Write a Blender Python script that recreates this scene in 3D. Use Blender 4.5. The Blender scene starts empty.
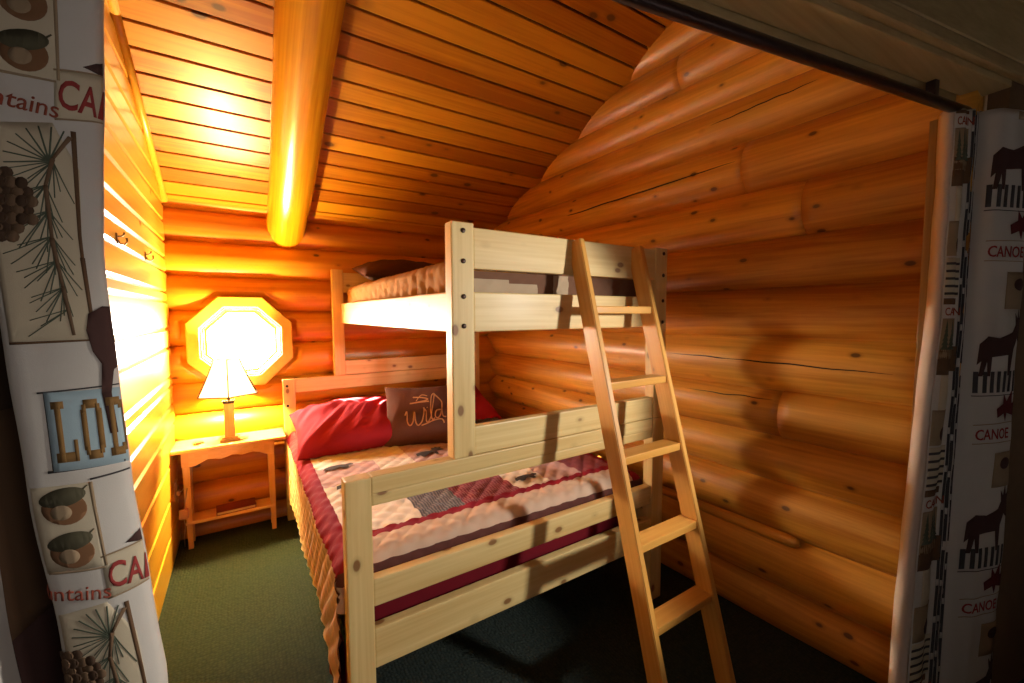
import bpy, bmesh, math, random
from mathutils import Vector, Matrix, noise
R = math.radians
rnd = random.Random(7)
SC = bpy.context.scene
COL = SC.collection

# ------------------------------------------------------------------ tagging
def tag(o, label=None, cat=None, group=None, kind=None):
    if label: o['label'] = label
    if cat: o['category'] = cat
    if group: o['group'] = group
    if kind: o['kind'] = kind
    return o
def empty(name, loc=(0, 0, 0), rot=(0, 0, 0)):
    o = bpy.data.objects.new(name, None); COL.objects.link(o)
    o.location = loc; o.rotation_euler = rot; o.empty_display_size = .1
    return o
def struct(o):
    o['kind'] = 'structure'; return o

# ------------------------------------------------------------------ materials
def newmat(name):
    m = bpy.data.materials.new(name); m.use_nodes = True
    nt = m.node_tree; b = nt.nodes['Principled BSDF']
    return m, nt, b
def N(nt, typ, **kw):
    n = nt.nodes.new(typ)
    for k, v in kw.items():
        if k.startswith('i_'):
            n.inputs[k[2:].replace('_', ' ')].default_value = v
        else: setattr(n, k, v)
    return n
def math_n(nt, op, a, b=None, clamp=False):
    n = nt.nodes.new('ShaderNodeMath'); n.operation = op; n.use_clamp = clamp
    for i, v in enumerate((a, b)):
        if v is None: continue
        if isinstance(v, (int, float)): n.inputs[i].default_value = v
        else: nt.links.new(v, n.inputs[i])
    return n.outputs[0]
def mixc(nt, fac, a, b, mode='MIX'):
    n = nt.nodes.new('ShaderNodeMix'); n.data_type = 'RGBA'; n.blend_type = mode
    for sock, v in ((n.inputs[0], fac), (n.inputs[6], a), (n.inputs[7], b)):
        if isinstance(v, (int, float)): sock.default_value = v
        elif isinstance(v, tuple): sock.default_value = (*v[:3], 1)
        else: nt.links.new(v, sock)
    return n.outputs[2]
def flat(name, col, rough=.6, metal=0, spec=.5, bump=0, bscale=80, coat=0):
    m, nt, b = newmat(name)
    b.inputs['Roughness'].default_value = rough; b.inputs['Metallic'].default_value = metal
    b.inputs['Specular IOR Level'].default_value = spec; b.inputs['Coat Weight'].default_value = coat
    tc = N(nt, 'ShaderNodeTexCoord')
    nz = N(nt, 'ShaderNodeTexNoise', i_Scale=bscale * .4, i_Detail=4.0)
    nt.links.new(tc.outputs['Object'], nz.inputs['Vector'])
    c = mixc(nt, nz.outputs['Fac'], tuple(x * .86 for x in col), tuple(min(1, x * 1.12) for x in col))
    nt.links.new(c, b.inputs['Base Color'])
    if bump:
        nb = N(nt, 'ShaderNodeTexNoise', i_Scale=float(bscale), i_Detail=3.0)
        nt.links.new(tc.outputs['Object'], nb.inputs['Vector'])
        bp = N(nt, 'ShaderNodeBump', i_Strength=bump, i_Distance=.004)
        nt.links.new(nb.outputs['Fac'], bp.inputs['Height']); nt.links.new(bp.outputs[0], b.inputs['Normal'])
    return m
def wood(name, light, dark, axis='X', rough=.38, knots=1.0, knot_col=(.09, .03, .008), island=.25, kscale=4.5,
         grain=1.0, coat=.25, bump=.15, kthr=.085, streak=.42):
    """procedural softwood: grain runs along axis; knots; every board / log gets its own tone"""
    m, nt, b = newmat(name)
    tc = N(nt, 'ShaderNodeTexCoord'); oi = N(nt, 'ShaderNodeObjectInfo'); ge = N(nt, 'ShaderNodeNewGeometry')
    L = nt.links.new
    rs = math_n(nt, 'ADD', math_n(nt, 'MULTIPLY', oi.outputs['Random'], 17.0),
                math_n(nt, 'MULTIPLY', ge.outputs['Random Per Island'], 23.0))
    off = N(nt, 'ShaderNodeCombineXYZ'); L(rs, off.inputs[0]); L(rs, off.inputs[1]); L(rs, off.inputs[2])
    va = N(nt, 'ShaderNodeVectorMath', operation='ADD'); L(tc.outputs['Object'], va.inputs[0]); L(off.outputs[0], va.inputs[1])
    def mapped(along, across):
        mp = N(nt, 'ShaderNodeMapping')
        s = [across] * 3; s['XYZ'.index(axis)] = along
        mp.inputs['Scale'].default_value = s
        L(va.outputs[0], mp.inputs['Vector']); return mp.outputs[0]
    n1 = N(nt, 'ShaderNodeTexNoise', i_Scale=1.0, i_Detail=5.0, i_Roughness=.6, i_Distortion=.6)
    L(mapped(.9 * grain, 22 * grain), n1.inputs['Vector'])
    n2 = N(nt, 'ShaderNodeTexNoise', i_Scale=1.0, i_Detail=3.0, i_Roughness=.55)
    L(mapped(.7, 3.2), n2.inputs['Vector'])
    n3 = N(nt, 'ShaderNodeTexNoise', i_Scale=1.0, i_Detail=2.0)
    L(mapped(2.0, 90 * grain), n3.inputs['Vector'])
    f = math_n(nt, 'ADD', math_n(nt, 'MULTIPLY', n1.outputs['Fac'], .60), math_n(nt, 'MULTIPLY', n2.outputs['Fac'], .40))
    f = math_n(nt, 'ADD', f, math_n(nt, 'MULTIPLY', math_n(nt, 'SUBTRACT', n3.outputs['Fac'], .5), streak))
    isl = math_n(nt, 'MULTIPLY', math_n(nt, 'SUBTRACT', ge.outputs['Random Per Island'], .5), island)
    f = math_n(nt, 'ADD', f, isl)
    mr = N(nt, 'ShaderNodeMapRange'); mr.inputs[1].default_value = .30; mr.inputs[2].default_value = .70
    L(f, mr.inputs[0])
    col = mixc(nt, mr.outputs[0], dark, light)
    vo = N(nt, 'ShaderNodeTexVoronoi', i_Scale=kscale, i_Randomness=1.0)
    L(mapped(.6, 1.0), vo.inputs['Vector'])
    kd = math_n(nt, 'MULTIPLY', vo.outputs['Distance'], 1.0)
    kd = math_n(nt, 'ADD', kd, math_n(nt, 'MULTIPLY', math_n(nt, 'SUBTRACT', n1.outputs['Fac'], .5), .05))
    halo = N(nt, 'ShaderNodeMapRange'); halo.inputs[1].default_value = kthr * 1.9; halo.inputs[2].default_value = kthr * .8
    halo.inputs[3].default_value = 0; halo.inputs[4].default_value = .55 * knots
    L(kd, halo.inputs[0])
    col = mixc(nt, halo.outputs[0], col, tuple(x * .7 for x in dark))
    kn = N(nt, 'ShaderNodeMapRange'); kn.inputs[1].default_value = kthr * 1.15; kn.inputs[2].default_value = kthr * .8
    kn.inputs[3].default_value = 0; kn.inputs[4].default_value = .9 * knots
    L(kd, kn.inputs[0])
    col = mixc(nt, kn.outputs[0], col, knot_col)
    L(col, b.inputs['Base Color'])
    b.inputs['Roughness'].default_value = rough; b.inputs['Coat Weight'].default_value = coat
    b.inputs['Coat Roughness'].default_value = .25
    bm_ = N(nt, 'ShaderNodeBump', i_Strength=bump, i_Distance=.004)
    L(f, bm_.inputs['Height']); L(bm_.outputs[0], b.inputs['Normal'])
    return m
def fabric(name, col, col2=None, scale=260, rough=.9, bump=.25):
    m, nt, b = newmat(name); L = nt.links.new
    tc = N(nt, 'ShaderNodeTexCoord')
    nz = N(nt, 'ShaderNodeTexNoise', i_Scale=9.0, i_Detail=4.0); L(tc.outputs['Object'], nz.inputs['Vector'])
    col2 = col2 or tuple(x * .78 for x in col)
    c = mixc(nt, nz.outputs['Fac'], col2, col)
    L(c, b.inputs['Base Color']); b.inputs['Roughness'].default_value = rough
    b.inputs['Specular IOR Level'].default_value = .2; b.inputs['Sheen Weight'].default_value = .0
    wv = N(nt, 'ShaderNodeTexNoise', i_Scale=float(scale), i_Detail=2.0); L(tc.outputs['Object'], wv.inputs['Vector'])
    bp = N(nt, 'ShaderNodeBump', i_Strength=bump, i_Distance=.002); L(wv.outputs['Fac'], bp.inputs['Height'])
    L(bp.outputs[0], b.inputs['Normal']); return m
def plaid(name, c1, c2, c3, sc=42.0):
    m, nt, b = newmat(name); L = nt.links.new
    tc = N(nt, 'ShaderNodeTexCoord')
    w1 = N(nt, 'ShaderNodeTexWave', i_Scale=sc / 6.0); w1.bands_direction = 'X'; L(tc.outputs['Object'], w1.inputs['Vector'])
    w2 = N(nt, 'ShaderNodeTexWave', i_Scale=sc / 6.0); w2.bands_direction = 'Y'; L(tc.outputs['Object'], w2.inputs['Vector'])
    a = mixc(nt, w1.outputs['Fac'], c1, c2); c = mixc(nt, math_n(nt, 'MULTIPLY', w2.outputs['Fac'], .5), a, c3)
    L(c, b.inputs['Base Color']); b.inputs['Roughness'].default_value = .9; b.inputs['Specular IOR Level'].default_value = .2
    return m

LOG_L, LOG_D = (.72, .30, .016), (.42, .125, .005)
M = {}
M['log_x'] = wood('log_wood_x', LOG_L, LOG_D, 'X', kscale=8.0, island=.22, kthr=.09, rough=.36, streak=.16, grain=.7, coat=.12)
M['log_y'] = wood('log_wood_y', (.78, .375, .055), (.35, .11, .010), 'Y', kscale=10.0, island=.25, kthr=.10, rough=.40, bump=.3, streak=.28, grain=.8, coat=.10)
M['beam'] = wood('beam_wood', (.74, .36, .015), (.50, .19, .008), 'Y', kscale=4.0, kthr=.06, rough=.25, coat=.5)
M['ceil'] = wood('ceiling_wood', (.58, .235, .013), (.33, .095, .004), 'X', kscale=7.5, island=.5, kthr=.13, rough=.36)
M['plank'] = wood('plank_wood', (.76, .44, .07), (.62, .31, .03), 'Y', kscale=5, island=.2, kthr=.07, rough=.3)
PL, PD = (.76, .58, .27), (.56, .36, .125)
for a in 'XYZ':
    M['pine' + a] = wood('pine_' + a.lower(), PL, PD, a, kscale=11, kthr=.125, island=0, rough=.5, coat=.06, streak=.3, knot_col=(.20, .075, .022), knots=.95)
    M['lad' + a] = wood('ladder_pine_' + a.lower(), (.72, .375, .09), (.54, .23, .038), a, kscale=9.0, kthr=.085, island=0, rough=.36, knot_col=(.16, .06, .02))
    M['stand' + a] = wood('nightstand_wood_' + a.lower(), (.84, .50, .24), (.70, .36, .14), a, kscale=5, kthr=.06, island=0, rough=.35)
M['dark_trim'] = wood('olive_trim_wood', (.55, .39, .18), (.36, .24, .10), 'X', kscale=3.5, kthr=.06, rough=.4)
M['jamb'] = wood('jamb_wood', (.36, .21, .075), (.24, .12, .035), 'Z', kscale=3, kthr=.04, rough=.45)
M['shadow_gap'] = flat('dark_groove', (.02, .006, .002), .9)
M['crack'] = flat('log_check', (.03, .009, .003), .9)
M['outer'] = flat('outer_room_wood', (.16, .09, .04), .8)
M['bolt'] = flat('bolt_bronze', (.045, .022, .014), .4, .6)
M['bronze'] = flat('dark_bronze', (.06, .035, .032), .32, .6)
M['brass'] = flat('hook_brass', (.20, .12, .04), .3, .9)
M['wax_white'] = flat('window_paint', (.64, .40, .07), .4)
M['red'] = fabric('red_cotton', (.42, .020, .030), (.32, .012, .018), bump=.15)
M['redband'] = fabric('red_binding', (.27, .008, .022), (.20, .006, .016))
M['burg'] = fabric('burgundy_cotton', (.18, .006, .014), (.12, .004, .01))
M['beige'] = fabric('beige_quilting', (.62, .45, .34), (.52, .36, .26))
M['cream'] = fabric('cream_patch', (.78, .67, .56), (.66, .55, .45))
M['pinkpatch'] = fabric('rose_patch', (.55, .36, .33), (.44, .27, .25))
M['brownband'] = fabric('brown_binding', (.13, .045, .035), (.09, .03, .024))
M['tan'] = fabric('tan_quilting', (.44, .225, .06), (.30, .14, .035))
M['bunk_brown'] = fabric('bunk_brown_cloth', (.19, .095, .055), (.14, .065, .04))
M['bunk_cream'] = fabric('bunk_cream_cloth', (.50, .38, .26), (.40, .29, .19))
M['greyplaid'] = plaid('grey_plaid', (.07, .065, .08), (.26, .22, .22), (.10, .09, .10), 150)
M['burgplaid'] = plaid('burgundy_plaid', (.20, .02, .045), (.38, .14, .15), (.12, .02, .03), 150)
M['motif'] = fabric('dark_motif', (.06, .04, .035))
M['pillow_brown'] = fabric('chocolate_pillow', (.15, .060, .040), (.10, .036, .024), scale=160, bump=.6)
M['letter'] = fabric('tan_thread', (.62, .30, .14))
M['bunk_pillow'] = fabric('brown_sham', (.10, .035, .02), (.07, .025, .015))
# curtain inks
M['cloth'] = fabric('curtain_cloth', (.62, .56, .50), (.54, .48, .43), scale=900, bump=.12)
M['lining'] = fabric('curtain_lining', (.72, .58, .48), (.62, .48, .39), scale=900, bump=.12)
M['c_cream'] = fabric('print_cream', (.60, .50, .36), (.52, .42, .29), scale=900, bump=.1)
M['c_tan'] = fabric('print_tan', (.36, .25, .15), (.30, .2, .12), scale=900, bump=.1)
M['c_edge'] = fabric('print_edge', (.16, .085, .045), scale=900, bump=.1)
M['c_green'] = fabric('print_needle', (.11, .125, .085), scale=900, bump=.1)
M['c_cone'] = fabric('print_cone', (.22, .13, .075), (.12, .07, .04), scale=900, bump=.1)
M['c_coned'] = fabric('print_cone_dark', (.09, .05, .03), scale=900, bump=.1)
M['c_rust'] = fabric('print_rust', (.34, .075, .045), scale=900, bump=.1)
M['c_red'] = fabric('print_red', (.36, .05, .045), scale=900, bump=.1)
M['c_blue'] = fabric('print_blue', (.44, .54, .58), (.33, .44, .50), scale=900, bump=.1)
M['c_letter'] = fabric('print_slab', (.30, .16, .055), scale=900, bump=.1)
M['c_moose'] = fabric('print_moose', (.085, .040, .034), scale=900, bump=.1)
M['c_acorn'] = fabric('print_acorn', (.30, .14, .065), (.14, .07, .035), scale=900, bump=.1)
M['c_cap'] = fabric('print_cap', (.10, .085, .05), scale=900, bump=.1)
M['c_leaf'] = fabric('print_maple', (.13, .02, .02), scale=900, bump=.1)
M['c_line'] = fabric('print_line', (.07, .06, .06), scale=900, bump=.1)

# carpet
def carpet():
    m, nt, b = newmat('green_loop_carpet'); L = nt.links.new
    tc = N(nt, 'ShaderNodeTexCoord')
    v = N(nt, 'ShaderNodeTexVoronoi', i_Scale=75.0, i_Randomness=.55); L(tc.outputs['Object'], v.inputs['Vector'])
    n = N(nt, 'ShaderNodeTexNoise', i_Scale=3.0, i_Detail=5.0); L(tc.outputs['Object'], n.inputs['Vector'])
    ck = N(nt, 'ShaderNodeTexVoronoi', i_Scale=24.0, i_Randomness=.35); L(tc.outputs['Object'], ck.inputs['Vector'])
    c = mixc(nt, v.outputs['Distance'], (.046, .050, .036), (.010, .016, .022))
    c = mixc(nt, math_n(nt, 'MULTIPLY', ck.outputs['Distance'], .6), c, (.02, .028, .026))
    c = mixc(nt, math_n(nt, 'MULTIPLY', n.outputs['Fac'], .5), c, (.03, .045, .040))
    L(c, b.inputs['Base Color']); b.inputs['Roughness'].default_value = 1; b.inputs['Specular IOR Level'].default_value = .1
    bp = N(nt, 'ShaderNodeBump', i_Strength=.8, i_Distance=.008, invert=True)
    L(v.outputs['Distance'], bp.inputs['Height']); L(bp.outputs[0], b.inputs['Normal'])
    return m
M['carpet'] = carpet()

# ------------------------------------------------------------------ mesh helpers
def link(name, me, parent=None, loc=None):
    o = bpy.data.objects.new(name, me); COL.objects.link(o)
    if parent: o.parent = parent
    if loc: o.location = loc
    return o
class MB:
    def __init__(s): s.v = []; s.f = []; s.mi = []; s.sm = []
    def add(s, vs, fs, mi=0, smooth=False):
        o = len(s.v); s.v += [tuple(p) for p in vs]
        for f in fs:
            s.f.append(tuple(i + o for i in f)); s.mi.append(mi); s.sm.append(smooth)
        return s
    def bm(s, bm, mi=0, smooth=False, mat=None):
        bm.verts.index_update()
        vs = [(mat @ v.co if mat else v.co) for v in bm.verts]
        s.add(vs, [[v.index for v in f.verts] for f in bm.faces], mi, smooth); bm.free(); return s
    def box(s, lo, hi, mi=0, bevel=.003, seg=2, mat=None, smooth=False):
        bm = bmesh.new(); bmesh.ops.create_cube(bm, size=1)
        for v in bm.verts:
            v.co = Vector([(lo[i] + hi[i]) / 2 + v.co[i] * (hi[i] - lo[i]) for i in range(3)])
        if bevel: bmesh.ops.bevel(bm, geom=bm.edges[:], offset=bevel, segments=seg, affect='EDGES', profile=.6)
        return s.bm(bm, mi, smooth, mat)
    def tube(s, pts, r, n=10, mi=0, cap=True, smooth=True):
        pts = [Vector(p) for p in pts]
        rr = r if isinstance(r, (list, tuple)) else [r] * len(pts)
        vs = []; fs = []; up = None
        for i, p in enumerate(pts):
            t = (pts[min(i + 1, len(pts) - 1)] - pts[max(i - 1, 0)]).normalized()
            if up is None:
                up = Vector((0, 0, 1)) if abs(t.z) < .9 else Vector((1, 0, 0))
            a = (up - t * up.dot(t)).normalized(); b = t.cross(a); up = a
            for k in range(n):
                an = 2 * math.pi * k / n
                vs.append(p + (a * math.cos(an) + b * math.sin(an)) * rr[i])
        for i in range(len(pts) - 1):
            for k in range(n):
                k2 = (k + 1) % n
                fs.append((i * n + k, i * n + k2, (i + 1) * n + k2, (i + 1) * n + k))
        if cap:
            fs.append(tuple(range(n))[::-1]); fs.append(tuple((len(pts) - 1) * n + k for k in range(n)))
        return s.add(vs, fs, mi, smooth)
    def prism(s, poly, y0, y1, mi=0, axis='Y', bevel=0):
        """poly in (a,b) extruded along axis"""
        n = len(poly); mk = {'Y': lambda a, b, c: (a, c, b), 'X': lambda a, b, c: (c, a, b), 'Z': lambda a, b, c: (a, b, c)}[axis]
        bm = bmesh.new()
        v0 = [bm.verts.new(mk(a, b, y0)) for a, b in poly]; v1 = [bm.verts.new(mk(a, b, y1)) for a, b in poly]
        bm.faces.new(v0); bm.faces.new(v1[::-1])
        for i in range(n): bm.faces.new((v0[i], v1[i], v1[(i + 1) % n], v0[(i + 1) % n]))
        bmesh.ops.recalc_face_normals(bm, faces=bm.faces[:])
        if bevel: bmesh.ops.bevel(bm, geom=bm.edges[:], offset=bevel, segments=2, affect='EDGES')
        return s.bm(bm, mi)
    def build(s, name, mats, parent=None, loc=None):
        me = bpy.data.meshes.new(name); me.from_pydata(s.v, [], s.f)
        for m in (mats if isinstance(mats, list) else [mats]): me.materials.append(m)
        me.polygons.foreach_set('material_index', s.mi); me.polygons.foreach_set('use_smooth', s.sm)
        me.update(); return link(name, me, parent, loc)
def bx(name, lo, hi, m, parent=None, bevel=.004):
    return MB().box(lo, hi, 0, bevel).build(name, m, parent)
def interp(tab, x):
    """piecewise linear, tab sorted by first value (any direction)"""
    if tab[0][0] > tab[-1][0]: tab = tab[::-1]
    if x <= tab[0][0]: return tab[0][1]
    for (a, va), (b, vb) in zip(tab, tab[1:]):
        if x <= b: return va + (vb - va) * (x - a) / (b - a)
    return tab[-1][1]

# ------------------------------------------------------------------ key dimensions (metres)
CAM_Z = 1.4192
XL = -.376            # plank wall
YB = 3.34             # back wall seams
def ceil_z(y): return 2.096 + .447 * (3.37 - y)
PE = Vector((.983, -.184, 0)); PN = Vector((.184, .983, 0))     # the opening's header runs along PE
PO = Vector((1.25, .503, 0))
PMAT = Matrix(((PE.x, PN.x, 0, PO.x), (PE.y, PN.y, 0, PO.y), (0, 0, 1, 0), (0, 0, 0, 1)))

# ------------------------------------------------------------------ room shell
struct(bx('floor', (-2.6, -2.6, -.1), (4.2, 3.7, 0), M['carpet'], bevel=0))

# log wall: closed logs, wobbling radius, one mesh
def log(p0, p1, r0, r1, seed, n=36, seg=48, squash=1.0):
    p0 = Vector(p0); p1 = Vector(p1); t = (p1 - p0).normalized(); L = (p1 - p0).length
    a = Vector((0, 0, 1)); b = t.cross(a).normalized()
    bm = bmesh.new(); rings = []
    for i in range(seg + 1):
        s = i / seg; ring = []
        for k in range(n):
            an = 2 * math.pi * k / n
            w = noise.noise(Vector((s * L * .9 + seed * 7.3, math.cos(an) * .5, math.sin(an) * .5 + seed)))
            w2 = noise.noise(Vector((s * L * 3.1 + seed * 3.3, math.cos(an) * 1.1, math.sin(an) * 1.1 - seed)))
            r = r0 + (r1 - r0) * s + .009 * w + .003 * w2
            ring.append(bm.verts.new(p0 + t * (s * L) + a * math.cos(an) * r * squash + b * math.sin(an) * r))
        rings.append(ring)
    for i in range(seg):
        for k in range(n):
            k2 = (k + 1) % n
            bm.faces.new((rings[i][k], rings[i][k2], rings[i + 1][k2], rings[i + 1][k]))
    bm.faces.new(rings[0][::-1]); bm.faces.new(rings[-1])
    bmesh.ops.recalc_face_normals(bm, faces=bm.faces[:])
    return bm
OCT_C = (-.003, 1.243)
def octagon(ap, cx=OCT_C[0], cz=OCT_C[1]):
    r = ap / math.cos(math.pi / 8)
    return [(cx + r * math.cos(math.pi / 8 + k * math.pi / 4), cz + r * math.sin(math.pi / 8 + k * math.pi / 4)) for k in range(8)]
def cut(bm, ap, y0, y1):
    """cut an octagonal prism out of one log"""
    me = bpy.data.meshes.new('tmp'); bm.to_mesh(me); bm.free(); o = bpy.data.objects.new('tmp', me); COL.objects.link(o)
    c = MB().prism(octagon(ap), y0, y1).build('tmpc', M['log_x'])
    md = o.modifiers.new('b', 'BOOLEAN'); md.operation = 'DIFFERENCE'; md.object = c; md.solver = 'EXACT'
    dg = bpy.context.evaluated_depsgraph_get()
    out = bmesh.new(); out.from_mesh(bpy.data.meshes.new_from_object(o.evaluated_get(dg)))
    bpy.data.objects.remove(o); bpy.data.objects.remove(c)
    return out
back_seams = [-.10, .10, .33, .55, .785, .99, 1.222, 1.444, 1.668, 1.883, 2.078, 2.29]
wb = MB()
for i in range(len(back_seams) - 1):
    z0, z1 = back_seams[i], back_seams[i + 1]; zc = (z0 + z1) / 2; h = (z1 - z0)
    r = h / 2 + .017
    bm = log((-.5, 3.405 + rnd.uniform(-.006, .006), zc), (2.35, 3.405 + rnd.uniform(-.006, .006), zc), r, r, i + 2.5, seg=60)
    if z1 > .9 and z0 < 1.6:
        bm = cut(bm, .322, 3.0, 3.296)
        bm = cut(bm, .272, 3.0, 3.8)
        bm = cut(bm, .44, 3.425, 3.9)
    wb.bm(bm, 0, True)
back = struct(wb.build('wall_back', [M['log_x']]))
for p in back.data.polygons: p.use_smooth = True

# right wall: rows of logs with scribed butt joints
right_seams = [-.055, .165, .415, .65, .86, 1.07, 1.307, 1.53, 1.752, 1.985, 2.225, 2.43, 2.60, 2.80, 3.0, 3.2, 3.4]
def rx(y): return 2.055 - .026 * (y - .5) - .004 * (y - .5) ** 2   # seam line drifts inwards to the corner
butts = {4: .905, 8: .845, 9: 1.10, 12: 1.45, 2: None}
wr = MB()
def rlog(y0, y1, zc, r, seed, dr=0):
    cx = lambda y: rx(y) + .055 + (r - .117) * .55 - dr
    return log((cx(y0), y0, zc), (cx(y1), y1, zc), r, r, seed, seg=max(10, int(abs(y1 - y0) * 22)))
for i in range(len(right_seams) - 1):
    z0, z1 = right_seams[i], right_seams[i + 1]; zc = (z0 + z1) / 2; r = (z1 - z0) / 2 + .016
    b = butts.get(i)
    if b:
        wr.bm(rlog(.36, b - .0015, zc, r + .004, i + 31.7, .006), 0, True); wr.bm(rlog(b + .0015, 3.62, zc, r, i + 11.2), 0, True)
    else:
        wr.bm(rlog(.36, 3.62, zc, r, i + 11.2), 0, True)
# drying checks: thin dark ribbons let into the face of a log
def check_ribbon(mb, pts, w=.004):
    vs = []; fs = []
    for i, (y, z, ww) in enumerate(pts):
        # find the face of the log at that height
        k = max(j for j in range(len(right_seams) - 1) if right_seams[j] <= z)
        z0, z1 = right_seams[k], right_seams[k + 1]; zc = (z0 + z1) / 2; r = (z1 - z0) / 2 + .016
        cx = rx(y) + .055 + (r - .117) * .55
        d = max(.0, r * r - (z - zc) ** 2) ** .5
        for s in (-1, 1): vs.append((cx - d - .0075, y, z + s * ww * w))
    for i in range(len(pts) - 1): fs.append((2 * i, 2 * i + 1, 2 * i + 3, 2 * i + 2))
    n = len(vs)
    vs += [(x + .02, y, z) for x, y, z in vs]; fs += [tuple(j + n for j in f) for f in fs]
    mb.add(vs, fs, 1)
def wavy(y0, z0, y1, z1, seed, n=26, amp=.006):
    out = []
    for i in range(n):
        s = i / (n - 1)
        out.append((y0 + (y1 - y0) * s, z0 + (z1 - z0) * s + amp * noise.noise(Vector((s * 7, seed, 0))), max(.12, math.sin(math.pi * min(1, max(0, s))) ** .5)))
    return out
check_ribbon(wr, wavy(2.40, 2.09, 1.12, 2.125, 1), .0045)
check_ribbon(wr, wavy(1.45, 1.205, .52, 1.195, 2), .0035)
check_ribbon(wr, wavy(1.25, 2.335, .80, 2.355, 3), .003)
check_ribbon(wr, wavy(1.55, 1.015, .93, 1.03, 4), .0028)
check_ribbon(wr, wavy(2.6, 1.19, 1.9, 1.20, 5), .002)
struct(wr.build('wall_right', [M['log_y'], M['crack']]))
# split half-round batten nailed over the second seam of the right wall
bt = MB(); x_b = rx(1.1) - .004
bt.tube([(rx(3.2) - .02, 3.2, .412), (rx(2) - .025, 2.0, .412), (x_b - .028, .86, .412), (x_b - .026, .822, .411), (x_b - .022, .806, .410)], [.027, .027, .027, .024, .012], 16)
struct(bt.build('trim_1', M['log_y']))

# left plank wall: tongue and groove boards with chamfered edges
left_seams = [0, .19, .375, .56, .75, .87, .985, 1.043, 1.22, 1.336, 1.50, 1.557, 1.68, 1.765, 1.863, 1.985, 2.09, 2.21, 2.33, 2.45, 2.57, 2.69, 2.81, 2.93, 3.05, 3.2, 3.4]
wl = MB(); wl.box((XL - .06, .78, 0), (XL - .014, 3.42, 3.5), 1, 0)
for a, b in zip(left_seams, left_seams[1:]):
    wl.box((XL - .02, .78, a + .001), (XL, 3.36, b - .001), 0, .011, 1)
struct(wl.build('wall_left', [M['plank'], M['plank']]))
# quarter round along the ceiling line
tr = MB(); tr.tube([(XL + .012, y, ceil_z(y) - .016) for y in (3.30, 2.25)], .016, 14)
tr.tube([(XL + .012, y, ceil_z(y) - .016) for y in (2.245, 1.0)], .016, 14)
struct(tr.build('trim_2', M['plank']))

# ceiling boards across the slope
cl = MB()
def slope_box(y0, y1, t, x0, x1, mi, off=0, bevel=0):
    L = Vector((0, y0 - y1, ceil_z(y0) - ceil_z(y1))).length
    ang = math.atan(.447)
    Mx = Matrix.Translation((0, y1, ceil_z(y1) + off)) @ Matrix.Rotation(-ang, 4, 'X')
    cl.box((x0, -L, 0), (x1, 0, t), mi, bevel, 1, Mx)
y = 2.604 + .11 * 8
while y > .3:
    slope_box(y - .1005, y, .02, -.45, 2.3, 0, 0, .003); y -= .11
slope_box(.1, 3.6, .05, -.5, 2.4, 1, .022)
struct(cl.build('ceiling', [M['ceil'], M['shadow_gap']]))
# round log rafter below the boards
bL = 3.35
bb = log((0, 0, 0), (0, -bL, 0), .122, .128, 3.9, seg=70)
rb = MB(); rb.bm(bb, 0, True); beam = struct(rb.build('trim_3', M['beam']))
beam.location = (.285, 3.60, ceil_z(3.60) - .098); beam.rotation_euler = (-math.atan(.447), 0, R(-.35))

# outer room the camera stands in (unlit box, so daylight enters by the little window alone)
ow = MB()
ow.box((-2.7, -2.7, 0), (-2.6, 1.6, 3.8), 0, 0); ow.box((4.2, -2.7, 0), (4.3, 1.0, 3.8), 0, 0); ow.box((-2.7, -2.8, 0), (4.3, -2.7, 3.8), 0, 0)
struct(ow.build('wall_outer', M['outer']))
ro = MB(); ro.box((-2.8, -2.8, 3.8), (4.4, 3.9, 3.9), 0, 0)
struct(ro.build('ceiling_outer', M['outer']))
# outside faces so that no daylight leaks past the alcove
lk = MB(); lk.box((-.60, .85, 0), (-.45, 3.43, 3.8), 0, 0); lk.box((2.30, .45, 0), (2.42, 3.7, 3.8), 0, 0)
lk.box((-.6, 3.50, 2.2), (2.42, 3.7, 3.8), 0, 0)
struct(lk.build('wall_sheathing', M['outer']))

# header over the opening (local frame: x along the opening, y into the alcove, z up)
hd = MB()
hd.box((-1.75, -.06, 2.12), (.82, .03, 2.26), 0, .004, 2, PMAT)          # boxed soffit
hd.box((-1.75, .036, 2.088), (.82, .058, 2.30), 0, .005, 2, PMAT)          # inner casing edge
hd.box((-1.75, -.085, 2.135), (1.6, -.06, 2.175), 1, .008, 2, PMAT)       # bead along the outer face
for k in range(9):
    hd.box((-3.9, -.078, 2.18 + k * .18), (1.6, -.05, 2.357 + k * .18), 0, .006, 1, PMAT)
hd.box((-3.9, -.05, 2.2), (3.2, .02, 3.8), 0, 0, 1, PMAT)
struct(hd.build('trim_4', [M['dark_trim'], M['dark_trim']]))
# partition either side of the opening
pw = MB(); pw.box((-4.0, -.02, 0), (-1.74, .05, 3.8), 0, 0, 1, PMAT); pw.box((.84, -.05, 0), (3.2, .0, 3.8), 0, 0, 1, PMAT)
struct(pw.build('wall_front', M['outer']))
jb = MB(); jb.box((1.965, .385, 0), (2.04, .460, 2.06), 0, .005); struct(jb.build('trim_5', M['jamb']))

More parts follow.
